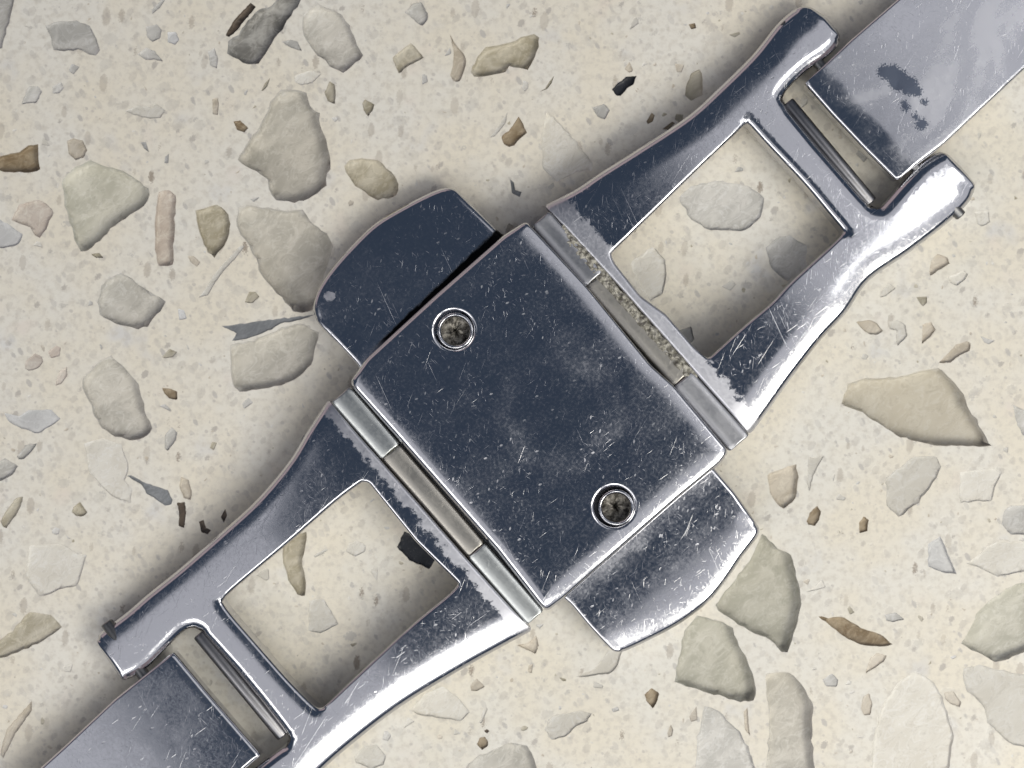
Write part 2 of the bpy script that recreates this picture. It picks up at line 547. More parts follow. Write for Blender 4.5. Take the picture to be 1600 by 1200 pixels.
def slab(name, sides, holes, H, thick, mat, parent, zref, grid=6.0, soft=2, pn=2.4):
    """A plate with modelled edges. sides / holes: list of (points, smooth?, drops) in photo pixels;
    drops: [('r', width, height) rounded edge | ('p', width, height) soft roll-off]. H(u, v) the crown's height."""
    k = 1 - zref / (CAM_Z / S)
    loops, groups = [], []
    for ring in [sides] + holes:
        pts, ids = [], []
        for (p, sm, drops) in ring:
            q = resample(spline(p) if sm else p, 4.0)
            gid = len(groups)
            groups.append([drops, None])
            pts += list(q[:-1])
            ids += [gid] * (len(q) - 1)
        pts = np.array(pts)
        for _ in range(soft):
            pts = 0.25 * np.roll(pts, 1, 0) + 0.5 * pts + 0.25 * np.roll(pts, -1, 0)
        ids = np.array(ids)
        nxt = np.roll(pts, -1, 0)
        for gid in set(ids):
            groups[gid][1] = (pts[ids == gid], nxt[ids == gid])
        loops.append(pts)
    A = np.vstack(loops)
    B = np.vstack([np.roll(l, -1, 0) for l in loops])

    def inner(P):
        m = inside(P, loops[0])
        for h in loops[1:]:
            m &= ~inside(P, h)
        return m

    def height(P):
        u = (P[:, 0] - 842) * 0.757 - (P[:, 1] - 655) * 0.653
        v = (P[:, 0] - 842) * 0.653 + (P[:, 1] - 655) * 0.757
        tot = np.zeros(len(P))
        for drops, (a, b) in groups:
            d = seg_dist(P, a, b)
            f = np.zeros(len(P))
            for kind, w, h in drops:
                x = np.clip(1 - (d + 0.04 * w) / w, 0, 1)
                f += h * (1 - np.sqrt(np.maximum(1 - x * x, 0))) if kind == 'r' else h * x * x
            tot += f ** pn
        return H(u, v) - tot ** (1 / pn)

    def normal(P):
        e = 0.4
        gx = (height(P + [e, 0]) - height(P - [e, 0])) / (2 * e)
        gy = (height(P + [0, e]) - height(P - [0, e])) / (2 * e)
        n = np.stack([-gx, gy, np.ones(len(P))], 1)     # image y points down
        return n / np.linalg.norm(n, axis=1)[:, None]

    pts, evalp, edges, inn = [], [], [], []
    base = 0
    for li, l in enumerate(loops):
        t = np.roll(l, -1, 0) - np.roll(l, 1, 0)
        t /= np.maximum(np.linalg.norm(t, axis=1), 1e-9)[:, None]
        nrm = np.stack([-t[:, 1], t[:, 0]], 1)
        if (area2(l) < 0) != (li > 0):
            nrm = -nrm
        inn.append(nrm)
        pts.append(l)
        evalp.append(l + nrm * 0.45)
        edges += [(base + i, base + (i + 1) % len(l)) for i in range(len(l))]
        base += len(l)
    for li, l in enumerate(loops):
        for off, st in [(1.0, 1), (2.2, 1), (3.6, 1), (5.4, 1), (7.6, 1), (11, 2), (15, 2)]:
            c = (l + inn[li] * off)[::st]
            ok = inner(c) & (seg_dist(c, A, B) > 0.94 * off)
            pts.append(c[ok])
            evalp.append(c[ok])
    lo, hi = loops[0].min(0), loops[0].max(0)
    gx, gy = np.meshgrid(np.arange(lo[0], hi[0], grid), np.arange(lo[1], hi[1], grid))
    c = np.stack([gx.ravel(), gy.ravel()], 1)
    c += rng.uniform(-.6, .6, c.shape)
    c = c[inner(c)]
    c = c[seg_dist(c, A, B) > 17]
    pts.append(c)
    evalp.append(c)
    P = np.vstack(pts)
    E = np.vstack(evalp)
    r = delaunay_2d_cdt([Vector(p) for p in P], edges, [], 0, 1e-4)
    vo = np.array([tuple(v) for v in r[0]])
    src = np.array([o[0] if o else -1 for o in r[3]])
    tri = np.array(r[2])
    cen = vo[tri].mean(1)
    tri = tri[inner(cen)]
    ev = np.where((src >= 0)[:, None], E[np.maximum(src, 0)], vo)
    z = height(ev)
    zb = np.minimum(z - 2.0, H((vo[:, 0] - 842) * 0.757 - (vo[:, 1] - 655) * 0.653, (vo[:, 0] - 842) * 0.653 + (vo[:, 1] - 655) * 0.757) - thick)
    nn = normal(ev)
    xy = X2(vo, k)
    n0 = len(vo)
    V = list(np.column_stack([xy, z * S])) + list(np.column_stack([xy, zb * S]))
    NN = list(nn) + [(0, 0, -1)] * n0
    F = []
    for a, b, c_ in tri:
        ar = (xy[b][0] - xy[a][0]) * (xy[c_][1] - xy[a][1]) - (xy[c_][0] - xy[a][0]) * (xy[b][1] - xy[a][1])
        if ar < 0:
            b, c_ = c_, b
        F.append((int(a), int(b), int(c_)))
        F.append((int(a) + n0, int(c_) + n0, int(b) + n0))
    base = 0
    inv = {int(s): i for i, s in enumerate(src) if s >= 0}
    for li, l in enumerate(loops):
        n = len(l)
        st = len(V)
        idx = [inv[base + i] for i in range(n)]
        for i in range(n):
            w = (-inn[li][i][0], inn[li][i][1], 0)
            V.append(V[idx[i]])
            V.append(V[idx[i] + n0])
            NN += [w, w]
        for i in range(n):
            j = (i + 1) % n
            q = (st + 2 * i, st + 2 * j, st + 2 * j + 1, st + 2 * i + 1)
            a, b, c_ = (Vector(V[q[0]]), Vector(V[q[1]]), Vector(V[q[3]]))
            g = (b - a).cross(c_ - a)
            if g.dot(Vector(NN[q[0]])) < 0:
                q = q[::-1]
            F.append(q)
        base += n
    return mesh_obj(name, V, F, mat, parent, NN)


def rod(name, a, b, r, mat, parent, seg=28, cap=0.25, zsq=1.0):
    """a round rod from a to b (world), with softly rounded ends"""
    a, b = Vector(a), Vector(b)
    ax = (b - a)
    L = ax.length
    ax.normalize()
    s = ax.cross(Vector((0, 0, 1))).normalized()
    t = s.cross(ax)
    prof = [(0, 0.0), (0, r * (1 - cap)), (r * cap * .3, r * (1 - cap * .3)), (r * cap, r), (L - r * cap, r), (L - r * cap * .3, r * (1 - cap * .3)), (L, r * (1 - cap)), (L, 0.0)]
    V, F = [], []
    for (x, rr) in prof:
        for i in range(seg):
            an = 2 * math.pi * i / seg
            V.append(a + ax * x + s * (rr * math.cos(an)) + t * (rr * zsq * math.sin(an)))
    for j in range(len(prof) - 1):
        for i in range(seg):
            F.append((j * seg + i, j * seg + (i + 1) % seg, (j + 1) * seg + (i + 1) % seg, (j + 1) * seg + i))
    o = mesh_obj(name, V, [f[::-1] for f in F], mat, parent)
    return o


def lathe(name, X, Y, prof, mat, parent, k, seg=40, wob=0.0):
    """a turned part standing at a photo position; prof: (radius, height) in photo pixels"""
    cx, cy = X2((X, Y), k)
    V, F = [], []
    for (r, z) in prof:
        for i in range(seg):
            a = 2 * math.pi * i / seg
            q = 1 + wob * math.sin(3 * a + z) * .5 + wob * rnd.uniform(-.4, .4)
            V.append((cx + r * S * q * math.cos(a), cy + r * S * q * math.sin(a), z * S))
    for j in range(len(prof) - 1):
        for i in range(seg):
            F.append((j * seg + i, j * seg + (i + 1) % seg, (j + 1) * seg + (i + 1) % seg, (j + 1) * seg + i))
    return mesh_obj(name, V, [f[::-1] for f in F], mat, parent)


def uvp(u, v):
    """strap coordinates -> photo pixel"""
    return (842 + 0.757 * u + 0.653 * v, 655 - 0.653 * u + 0.757 * v)


# ================================================================== the stone worktop
C = []      # (kind, points, depth or None)


def chip(kind, pts, depth=None, label=None):
    C.append((kind, np.array(pts, float), depth, label))


chip('grey', [(-30, -20), (26, -20), (22, 10), (12, 45), (3, 76), (-30, 80)], 8)
chip('grey', [(70, 40), (85, 35), (120, 32), (140, 40), (150, 60), (157, 78), (150, 87), (140, 85), (122, 77), (100, 80), (83, 78), (80, 60)], 6)
chip('grey', [(228, 42), (245, 38), (253, 47), (250, 60), (238, 66), (230, 58)])
chip('blue', [(262, 50), (275, 50), (280, 62), (274, 70), (262, 66)])
chip('grey', [(215, 85), (228, 74), (242, 80), (255, 96), (240, 93), (228, 94)])
chip('grey', [(237, 15), (252, 0), (258, 0), (250, 12), (238, 22)])
chip('grey', [(325, 80), (335, 75), (341, 92), (339, 107), (328, 102)])
chip('grey', [(45, 135), (60, 135), (66, 143), (58, 160), (33, 163)], 5)
chip('grey', [(82, 135), (95, 128), (100, 138), (93, 146), (82, 146)])
chip('pale', [(195, 173), (215, 165), (238, 168), (240, 160), (258, 172), (252, 184), (235, 186), (210, 180)])
chip('brown', [(-20, 252), (5, 243), (30, 238), (45, 228), (60, 225), (60, 250), (63, 266), (45, 270), (0, 268), (-20, 270)], 20)
chip('tan', [(105, 220), (115, 216), (130, 220), (137, 235), (130, 247), (118, 250), (107, 240)])
chip('green', [(98, 278), (118, 262), (140, 250), (152, 256), (175, 262), (200, 270), (232, 295), (236, 305), (225, 322), (180, 352), (150, 380), (135, 393), (124, 392), (115, 365), (105, 330), (98, 300)], 20)
chip('tan', [(332, 155), (341, 153), (342, 165), (340, 180), (332, 178)])
chip('brown', [(365, 190), (375, 188), (388, 200), (382, 207), (370, 203)], 6)
chip('dark', [(220, 222), (228, 222), (233, 238), (225, 232)])
chip('dark', [(258, 245), (264, 240), (263, 255), (257, 255)])
chip('pink', [(18, 345), (30, 320), (60, 312), (78, 322), (84, 332), (72, 358), (62, 371), (54, 368), (48, 355)], 8)
chip('blue', [(-15, 348), (0, 343), (22, 356), (36, 366), (30, 382), (5, 388), (-15, 388)], 5)
chip('pink', [(248, 300), (265, 296), (274, 305), (273, 350), (271, 415), (247, 416), (242, 390), (242, 340)], 10)
chip('olive', [(305, 330), (340, 320), (357, 335), (359, 350), (358, 366), (350, 385), (335, 402), (325, 395), (316, 375), (308, 350)], 13)
chip('pale', [(310, 465), (325, 462), (333, 447), (346, 427), (366, 406), (383, 384), (377, 383), (355, 405), (337, 425), (322, 450)], 5)
chip('grey', [(158, 448), (165, 440), (178, 430), (190, 425), (205, 435), (225, 450), (250, 465), (260, 472), (245, 492), (232, 510), (215, 514), (180, 505), (155, 492), (153, 470)], 16)
chip('olive', [(142, 397), (155, 395), (162, 403), (150, 403)], 5)
chip('tan', [(293, 400), (303, 400), (313, 410), (308, 417), (298, 410)])
chip('pink', [(40, 565), (55, 552), (65, 557), (68, 565), (60, 575), (45, 580), (38, 575)])
chip('pink', [(75, 550), (88, 540), (95, 543), (93, 556), (80, 560)])
chip('pink', [(93, 580), (105, 573), (105, 588), (95, 600), (86, 603)])
chip('grey', [(128, 592), (150, 570), (172, 554), (190, 570), (207, 590), (217, 600), (222, 620), (226, 640), (235, 660), (236, 675), (225, 685), (200, 689), (180, 681), (160, 670), (148, 650), (138, 625), (130, 608)], 18)
chip('olive', [(253, 558), (265, 545), (277, 550), (270, 558), (258, 560)])
chip('blue', [(278, 482), (288, 485), (292, 498), (280, 500)])
chip('slate', [(346, 509), (375, 506), (420, 500), (450, 496), (492, 492), (470, 500), (438, 505), (425, 514), (395, 527), (362, 533), (371, 521)], 3, "dark slate grey shard with a notched end")
chip('grey', [(360, 539), (372, 536), (396, 532), (427, 520), (440, 511), (470, 505), (500, 520), (485, 570), (468, 590), (440, 602), (410, 608), (375, 612), (366, 605), (360, 580), (361, 560)], 12)
chip('grey', [(372, 323), (385, 320), (420, 325), (450, 329), (472, 327), (485, 345), (510, 365), (520, 385), (510, 420), (498, 460), (490, 486), (470, 489), (458, 486), (440, 465), (425, 450), (408, 430), (400, 405), (390, 385), (376, 367), (370, 345)], 14)
chip('grey', [(372, 248), (385, 225), (400, 205), (415, 180), (422, 160), (435, 145), (440, 140), (470, 142), (480, 146), (485, 165), (490, 172), (499, 177), (500, 195), (510, 220), (514, 245), (517, 263), (511, 272), (509, 290), (495, 302), (475, 314), (460, 317), (430, 312), (420, 295), (418, 280), (400, 268), (385, 260)], 13)
chip('umber', [(352, 55), (365, 32), (392, 4), (400, 11), (385, 29), (370, 48), (358, 58)], 9, "near-black flake along a grey chip")
chip('dark', [(357, 64), (373, 52), (388, 33), (403, 16), (425, 10), (440, -12), (478, -12), (455, 25), (430, 60), (403, 100), (388, 102), (355, 85)], 18)
chip('grey', [(472, 45), (475, 20), (495, 6), (515, 12), (530, 18), (545, 40), (558, 70), (567, 88), (550, 103), (535, 115), (515, 103), (495, 85), (480, 65)], 18)
chip('grey', [(440, 65), (455, 62), (465, 65), (472, 80), (455, 75)])
chip('pale', [(460, 118), (485, 110), (503, 115), (488, 130), (470, 133), (460, 128)])
chip('olive', [(408, 142), (414, 130), (422, 122), (418, 135), (411, 142)], 5)
chip('olive', [(507, 145), (515, 127), (523, 132), (525, 145), (523, 163), (512, 158)], 7)
chip('olive', [(566, 162), (570, 155), (585, 163), (583, 172), (575, 182), (568, 172)], 6)
chip('olive', [(613, 90), (625, 80), (642, 67), (652, 78), (663, 90), (650, 97), (635, 105), (623, 115), (618, 105)], 9)
chip('grey', [(632, 20), (645, 5), (658, 3), (668, 20), (669, 30), (660, 41), (650, 35), (640, 25)], 9)
chip('olive', [(537, 260), (545, 250), (565, 247), (590, 250), (605, 262), (618, 277), (624, 297), (615, 310), (590, 312), (570, 300), (555, 290), (545, 278)], 16)
chip('tan', [(703, 53), (712, 70), (725, 85), (729, 95), (725, 112), (718, 127), (708, 127), (703, 118), (708, 100), (709, 80)], 8)
chip('olive', [(735, 112), (745, 90), (758, 74), (790, 69), (815, 59), (833, 52), (844, 58), (838, 80), (826, 109), (812, 106), (795, 102), (790, 112), (765, 118), (742, 120)], 14)
chip('black', [(956, 140), (962, 132), (972, 126), (978, 120), (995, 118), (990, 132), (980, 138), (970, 150), (963, 150)], 10, "glossy black mineral fleck")
chip('brown', [(783, 213), (795, 205), (803, 193), (811, 182), (818, 195), (824, 208), (812, 217), (803, 227), (795, 230), (787, 225)], 10)
chip('pale', [(845, 210), (853, 173), (872, 189), (895, 215), (928, 256), (925, 265), (900, 270), (870, 285), (848, 265)], 12)
chip('grey', [(925, 168), (945, 162), (953, 172), (945, 187), (933, 182)], 4)
chip('olive', [(1072, 135), (1080, 115), (1092, 108), (1097, 115), (1098, 148), (1080, 158), (1070, 150)], 8)
chip('brown', [(1010, 190), (1018, 176), (1023, 180), (1020, 190), (1012, 194)], 5)
chip('brown', [(1035, 202), (1050, 190), (1055, 192), (1045, 203)], 5)
chip('brown', [(1076, 38), (1086, 36), (1088, 44), (1080, 46)], 4)
chip('slate', [(797, 280), (803, 285), (805, 297), (815, 300), (812, 308), (800, 302)], 5)
chip('olive', [(852, 138), (858, 128), (866, 118), (862, 130), (855, 139), (842, 144)], 4)
chip('pale', [(765, 215), (780, 195), (793, 175), (790, 193), (773, 213)], 3)
chip('tan', [(1452, 425), (1455, 408), (1465, 396), (1480, 402), (1484, 412), (1470, 420), (1454, 431)], 8)
chip('pale', [(1480, 432), (1495, 427), (1505, 422), (1513, 428), (1507, 438), (1495, 447), (1485, 442)], 8)
chip('pale', [(1375, 455), (1390, 443), (1400, 450), (1385, 462), (1375, 465)])
chip('pale', [(1522, 330), (1545, 330), (1547, 348), (1533, 354), (1527, 350)], 5)
chip('tan', [(1337, 503), (1360, 500), (1370, 505), (1380, 517), (1372, 523), (1360, 523), (1350, 517)], 6)
chip('pale', [(1388, 503), (1402, 500), (1415, 508), (1418, 525), (1402, 541), (1400, 528), (1401, 516), (1390, 514)], 7)
chip('tan', [(1442, 507), (1455, 503), (1462, 515), (1455, 525), (1440, 538)], 7)
chip('tan', [(1467, 567), (1480, 553), (1495, 538), (1510, 533), (1517, 537), (1515, 548), (1500, 555), (1485, 567)], 7)
chip('grey', [(1532, 525), (1545, 530), (1555, 532), (1545, 538), (1538, 535)])
chip('pale', [(1314, 632), (1325, 600), (1345, 592), (1400, 590), (1440, 580), (1465, 575), (1480, 585), (1505, 615), (1512, 635), (1525, 655), (1535, 675), (1550, 697), (1520, 698), (1470, 697), (1430, 690), (1400, 680), (1370, 660), (1340, 642)], 16)
chip('tan', [(1198, 742), (1215, 735), (1244, 725), (1247, 745), (1245, 770), (1238, 785), (1224, 796), (1212, 785), (1203, 770)], 14)
chip('pale', [(1263, 715), (1287, 713), (1280, 725), (1270, 745), (1265, 768), (1260, 755), (1263, 735)], 4)
chip('brown', [(1260, 815), (1266, 800), (1277, 790), (1283, 800), (1280, 812), (1273, 822), (1263, 820)], 8)
chip('brown', [(1342, 817), (1350, 807), (1357, 812), (1355, 830), (1343, 833)], 7)
chip('pale', [(1385, 745), (1430, 712), (1466, 714), (1470, 730), (1455, 760), (1435, 785), (1404, 808), (1385, 790)], 9)
chip('grey', [(1568, 800), (1580, 790), (1620, 790), (1620, 835), (1580, 835), (1565, 820)], 6)
chip('blue', [(1450, 850), (1470, 838), (1475, 850), (1485, 875), (1495, 897), (1475, 895), (1450, 885)], 8)
chip('pale', [(1507, 880), (1530, 868), (1545, 850), (1570, 842), (1620, 850), (1620, 890), (1575, 898), (1560, 900), (1535, 890)], 8)
chip('grey', [(1583, 632), (1600, 640), (1620, 640), (1620, 680), (1598, 680), (1588, 660)], 8)
chip('pale', [(1500, 737), (1550, 732), (1566, 737), (1555, 760), (1550, 783), (1500, 786)], 6)
chip('green', [(1190, 833), (1215, 856), (1237, 868), (1242, 890), (1250, 920), (1252, 945), (1245, 980), (1238, 1000), (1230, 1020), (1220, 1018), (1205, 1000), (1170, 985), (1122, 955), (1117, 945), (1150, 905), (1175, 870)], 18)
chip('brown', [(1278, 963), (1295, 965), (1320, 965), (1335, 975), (1350, 983), (1375, 990), (1395, 1008), (1375, 1010), (1345, 1008), (1320, 995), (1300, 980)], 11)
chip('pale', [(1260, 925), (1275, 915), (1285, 905), (1290, 918), (1275, 922)])
chip('grey', [(1382, 960), (1400, 957), (1413, 968), (1395, 972), (1385, 970)])
chip('tan', [(1352, 1052), (1360, 1028), (1370, 1020), (1385, 1024), (1383, 1032), (1365, 1045)])
chip('grey', [(1285, 1062), (1300, 1052), (1310, 1062), (1308, 1073), (1290, 1072)])
chip('tan', [(1345, 1107), (1348, 1090), (1358, 1083), (1363, 1100), (1360, 1117), (1350, 1118)])
chip('tan', [(1475, 1082), (1490, 1080), (1502, 1098), (1500, 1105), (1485, 1100), (1477, 1092)])
chip('green', [(1502, 1005), (1515, 985), (1525, 960), (1550, 935), (1580, 915), (1620, 905), (1620, 1008), (1575, 1030), (1556, 1035), (1535, 1024)], 15)
chip('pale', [(1505, 1044), (1530, 1038), (1560, 1047), (1620, 1058), (1620, 1175), (1575, 1160), (1545, 1130), (1535, 1100), (1512, 1080), (1504, 1062)], 10)
chip('grey', [(1196, 1052), (1235, 1050), (1258, 1075), (1272, 1105), (1268, 1150), (1275, 1215), (1197, 1215), (1202, 1125)], 12)
chip('pale', [(1380, 1100), (1405, 1062), (1430, 1047), (1460, 1067), (1472, 1090), (1482, 1120), (1490, 1150), (1480, 1215), (1360, 1215), (1365, 1150)], 10)
chip('green', [(1065, 1000), (1070, 985), (1090, 962), (1130, 972), (1145, 980), (1150, 1000), (1165, 1025), (1177, 1060), (1182, 1085), (1178, 1096), (1155, 1096), (1115, 1085), (1054, 1066), (1056, 1045), (1062, 1020)], 19)
chip('grey', [(1100, 1102), (1125, 1112), (1150, 1137), (1170, 1167), (1185, 1215), (1085, 1215), (1090, 1150)], 9)
chip('brown', [(1007, 1085), (1018, 1075), (1030, 1083), (1027, 1097), (1020, 1107), (1010, 1095)], 8)
chip('tan', [(1043, 1145), (1048, 1132), (1052, 1140), (1050, 1150), (1044, 1152)])
chip('tan', [(1162, 1112), (1168, 1105), (1170, 1135), (1172, 1150), (1164, 1140)], 4)
chip('pale', [(850, 1140), (865, 1118), (890, 1114), (905, 1110), (925, 1114), (918, 1128), (900, 1135), (885, 1150), (862, 1156)], 7)
chip('pale', [(900, 1057), (930, 1045), (950, 1015), (972, 1017), (965, 1040), (955, 1052), (930, 1055), (918, 1058)], 8)
chip('tan', [(1077, 1120), (1088, 1104), (1090, 1125), (1080, 1128)])
chip('grey', [(955, 1108), (965, 1104), (968, 1110), (958, 1113)])
chip('pale', [(640, 1110), (665, 1085), (692, 1072), (715, 1090), (735, 1113), (720, 1127), (690, 1122), (660, 1119)], 8)
chip('tan', [(735, 1070), (745, 1060), (758, 1073), (745, 1080), (736, 1079)])
chip('brown', [(745, 1163), (750, 1153), (758, 1151), (763, 1160), (762, 1166), (753, 1172)], 7)
chip('umber', [(756, 1142), (761, 1139), (765, 1142), (761, 1146)], 3)
chip('pale', [(553, 1182), (570, 1165), (588, 1163), (603, 1180), (600, 1195), (580, 1202), (556, 1192)], 7)
chip('grey', [(730, 1192), (750, 1180), (770, 1172), (800, 1160), (822, 1164), (835, 1185), (842, 1215), (725, 1215)], 12)
chip('tan', [(808, 1008), (825, 1005), (838, 993), (842, 1008), (837, 1022), (820, 1014)], 7)
chip('tan', [(826, 1040), (833, 1037), (831, 1052), (825, 1050)])
chip('pale', [(748, 1130), (758, 1103), (762, 1108), (753, 1130)], 3)
chip('blue', [(5, 645), (30, 650), (45, 640), (80, 640), (95, 655), (75, 668), (60, 678), (35, 670), (15, 660)], 4)
chip('grey', [(-15, 725), (8, 716), (28, 728), (20, 742), (0, 752), (-15, 754)], 10)
chip('grey', [(26, 714), (40, 695), (58, 693), (50, 705), (38, 717), (30, 718)], 6)
chip('olive', [(0, 815), (12, 795), (25, 778), (36, 776), (33, 790), (25, 805), (10, 825), (3, 822)], 7)
chip('olive', [(112, 800), (115, 792), (125, 784), (137, 801), (130, 807), (118, 806)], 7)
chip('pale', [(130, 693), (160, 685), (190, 695), (203, 735), (196, 750), (205, 765), (205, 785), (180, 780), (160, 760), (140, 740), (135, 715)], 5)
chip('slate', [(198, 743), (205, 742), (222, 752), (235, 757), (262, 766), (270, 780), (268, 788), (258, 790), (240, 778), (228, 770), (222, 758), (210, 751)], 3, "slate grey tadpole-shaped flake")
chip('brown', [(253, 606), (265, 607), (277, 612), (277, 625), (265, 623), (257, 615)], 7)
chip('grey', [(258, 680), (268, 667), (277, 675), (275, 688), (262, 705), (257, 700)], 6)
chip('tan', [(280, 760), (283, 745), (295, 750), (300, 770), (298, 781), (287, 778)], 6)
chip('umber', [(276, 786), (289, 784), (291, 800), (288, 825), (279, 822), (280, 800)], 6)
chip('umber', [(311, 815), (318, 812), (322, 825), (330, 828), (325, 835), (315, 832)], 6)
chip('umber', [(345, 808), (352, 795), (355, 805), (350, 817)], 5)
chip('pale', [(45, 852), (100, 850), (120, 865), (137, 865), (130, 890), (120, 915), (60, 932), (40, 900)], 8)
chip('olive', [(-15, 1012), (20, 985), (45, 957), (80, 960), (98, 980), (60, 1005), (20, 1022), (-15, 1032)], 9)
chip('tan', [(0, 1180), (10, 1140), (50, 1095), (50, 1110), (25, 1145), (5, 1185)], 7)
chip('grey', [(1060, 310), (1080, 290), (1120, 282), (1170, 290), (1195, 310), (1190, 340), (1165, 360), (1110, 360), (1080, 345)], 9)
chip('pale', [(985, 410), (1020, 385), (1040, 405), (1042, 430), (1035, 460), (1015, 470), (995, 440)], 8)
chip('grey', [(1197, 388), (1212, 373), (1235, 367), (1260, 385), (1260, 420), (1230, 440), (1205, 420)], 7)
chip('grey', [(1060, 517), (1080, 510), (1085, 530), (1075, 540)], 5)
chip('olive', [(440, 845), (480, 830), (478, 850), (472, 880), (478, 910), (478, 930), (465, 930), (450, 905), (443, 880)], 11)
chip('pale', [(483, 938), (505, 935), (515, 950), (530, 975), (500, 990), (482, 985)], 7)
chip('black', [(620, 855), (632, 830), (655, 840), (680, 875), (670, 890), (640, 875)], 5, "black shard showing in the lower window of the clasp")
chip('pale', [(540, 862), (545, 848), (560, 845), (572, 852), (570, 862), (555, 870)], 5)
chip('pale', [(1215, 470), (1240, 462), (1250, 480), (1230, 495)], 5)

polys = [c[1] for c in C]


def clear(P, polys, gap):
    """is polygon P apart from all polys"""
    cx, r = P.mean(0), np.linalg.norm(P - P.mean(0), axis=1).max()
    for q, (qc, qr) in zip(polys, BB):
        if np.linalg.norm(cx - qc) > r + qr + gap:
            continue
        if inside(P, q).any() or inside(q, P).any():
            return False
        if seg_dist(P, q, np.roll(q, -1, 0)).min() < gap or seg_dist(q, P, np.roll(P, -1, 0)).min() < gap:
            return False
    return True


def bb(q):
    return (q.mean(0), np.linalg.norm(q - q.mean(0), axis=1).max())


BB = [bb(q) for q in polys]


def shard(x, y, size):
    n = rnd.randint(4, 7)
    an = sorted(rnd.uniform(0, 2 * math.pi) for _ in range(n))
    el, th = rnd.uniform(0.45, 0.95), rnd.uniform(0, math.pi)
    P = np.array([(math.cos(a) * rnd.uniform(.75, 1.1), math.sin(a) * el * rnd.uniform(.75, 1.1)) for a in an]) * size
    R = np.array([[math.cos(th), -math.sin(th)], [math.sin(th), math.cos(th)]])
    return P @ R.T + (x, y)


def scatter(n, lo, hi, box, gap, kinds, tries=40):
    out = []
    for _ in range(n * tries):
        if len(out) >= n:
            break
        sz = lo + (hi - lo) * rnd.random() ** 2
        P = shard(rnd.uniform(box[0], box[2]), rnd.uniform(box[1], box[3]), sz)
        if abs(area2(P)) < 0.5 * sz * sz:
            continue
        if clear(P, polys, gap):
            polys.append(P)
            BB.append(bb(P))
            out.append((rnd.choice(kinds), P, None, None))
    return out


SMALL = ['pale', 'grey', 'pale', 'tan', 'grey', 'pale', 'olive', 'pale']
C += scatter(115, 5.5, 13, (0, 0, 1600, 1200), 3, SMALL)
# the slab goes on outside the picture
OUT = []
for box in [(-420, -330, 1990, -30), (-420, 1235, 1990, 1500), (-420, -30, -40, 1235), (1640, -30, 1990, 1235)]:
    OUT += scatter(20, 14, 60, box, 5, ['pale', 'grey', 'green', 'tan', 'grey', 'olive'])
GRIT = scatter(620, 2.2, 5.2, (-60, -60, 1660, 1260), 1.5, ['tan', 'grey', 'olive', 'tan', 'pale'])


def rim_of(pts, size):
    q = resample(pts, max(2.5, min(9.0, size / 7)), True)
    q = 0.06 * np.roll(q, 1, 0) + 0.88 * q + 0.06 * np.roll(q, -1, 0)
    if size > 14:
        q = q + rng.normal(0, min(0.9, size * 0.012), q.shape)
    return q


def dish(rim, size, depth):
    """the hollow look of a clear chip: soft walls and a tilted, facetted floor, all below the polished face"""
    A, B = rim, np.roll(rim, -1, 0)
    t = B - A
    nrm = np.stack([t[:, 1], -t[:, 0]], 1)
    nrm /= np.maximum(np.linalg.norm(nrm, axis=1), 1e-6)[:, None]
    if area2(rim) < 0:
        nrm = -nrm
    w0 = max(0.8, size * 0.022)
    rad = 0.5 * (A + B) - rim.mean(0)
    rad /= np.maximum(np.linalg.norm(rad, axis=1), 1e-6)[:, None]
    w = w0 * (1.0 - 0.5 * (rad @ np.array([0.85, 0.45])))
    if depth < 0.12 * size:                    # a flush flake: only a narrow lip
        w = w * 0.6
    pts = [rim]
    step = max(2.2, min(9.0, size / 6))
    lo, hi = rim.min(0), rim.max(0)
    for off in (0.5, 1.1, 2.2, 6.0):
        c = rim - nrm * (off * w0)
        pts.append(c[inside(c, rim) & (seg_dist(c, A, B) > off * w0 * .8)])
    gx, gy = np.meshgrid(np.arange(lo[0], hi[0], step), np.arange(lo[1], hi[1], step))
    g = np.stack([gx.ravel(), gy.ravel()], 1) + rng.uniform(-.2, .2, (gx.size, 2)) * step
    g = g[inside(g, rim)]
    if len(g):
        pts.append(g[seg_dist(g, A, B) > w0 * 1.2])
    P = np.vstack(pts)
    n = len(rim)
    r = delaunay_2d_cdt([Vector(p) for p in P], [(i, (i + 1) % n) for i in range(n)], [], 0, 1e-4)
    vo = np.array([tuple(v) for v in r[0]])
    tri = np.array(r[2])
    tri = tri[inside(vo[tri].mean(1), rim)]
    d = B - A
    L = np.maximum((d * d).sum(1), 1e-9)
    tt = np.clip(((vo[:, None] - A[None]) * d[None]).sum(2) / L, 0, 1)
    D = np.sqrt(((vo[:, None] - A[None] - d[None] * tt[..., None]) ** 2).sum(2))
    x = np.clip((D / np.maximum(w, 0.6)[None]).min(1), 0, 1)
    if depth >= 8:
        depth = max(depth, 0.22 * size)
    fall = x * (2 - x) * 0.5 + x * 0.5
    cen = rim.mean(0)
    q = (vo - cen) / size
    fl = np.full(len(vo), -9.0)
    for _ in range(3):
        a = rnd.uniform(0, 6.28)
        fl = np.maximum(fl, (q @ np.array([math.cos(a), math.sin(a)])) * rnd.uniform(.3, .8) - rnd.uniform(0, .15))
    z = -depth * fall * (0.80 - 0.42 * np.clip(fl, -.6, 1.0))
    src = [o[0] if o else -1 for o in r[3]]
    for i, s in enumerate(src):
        if 0 <= s < n:
            z[i] = 0
    F = []
    for a, b, c in tri:
        ar = (vo[b][0] - vo[a][0]) * (vo[c][1] - vo[a][1]) - (vo[c][0] - vo[a][0]) * (vo[b][1] - vo[a][1])
        F.append((int(a), int(c), int(b)) if ar > 0 else (int(a), int(b), int(c)))
    return vo, z, F


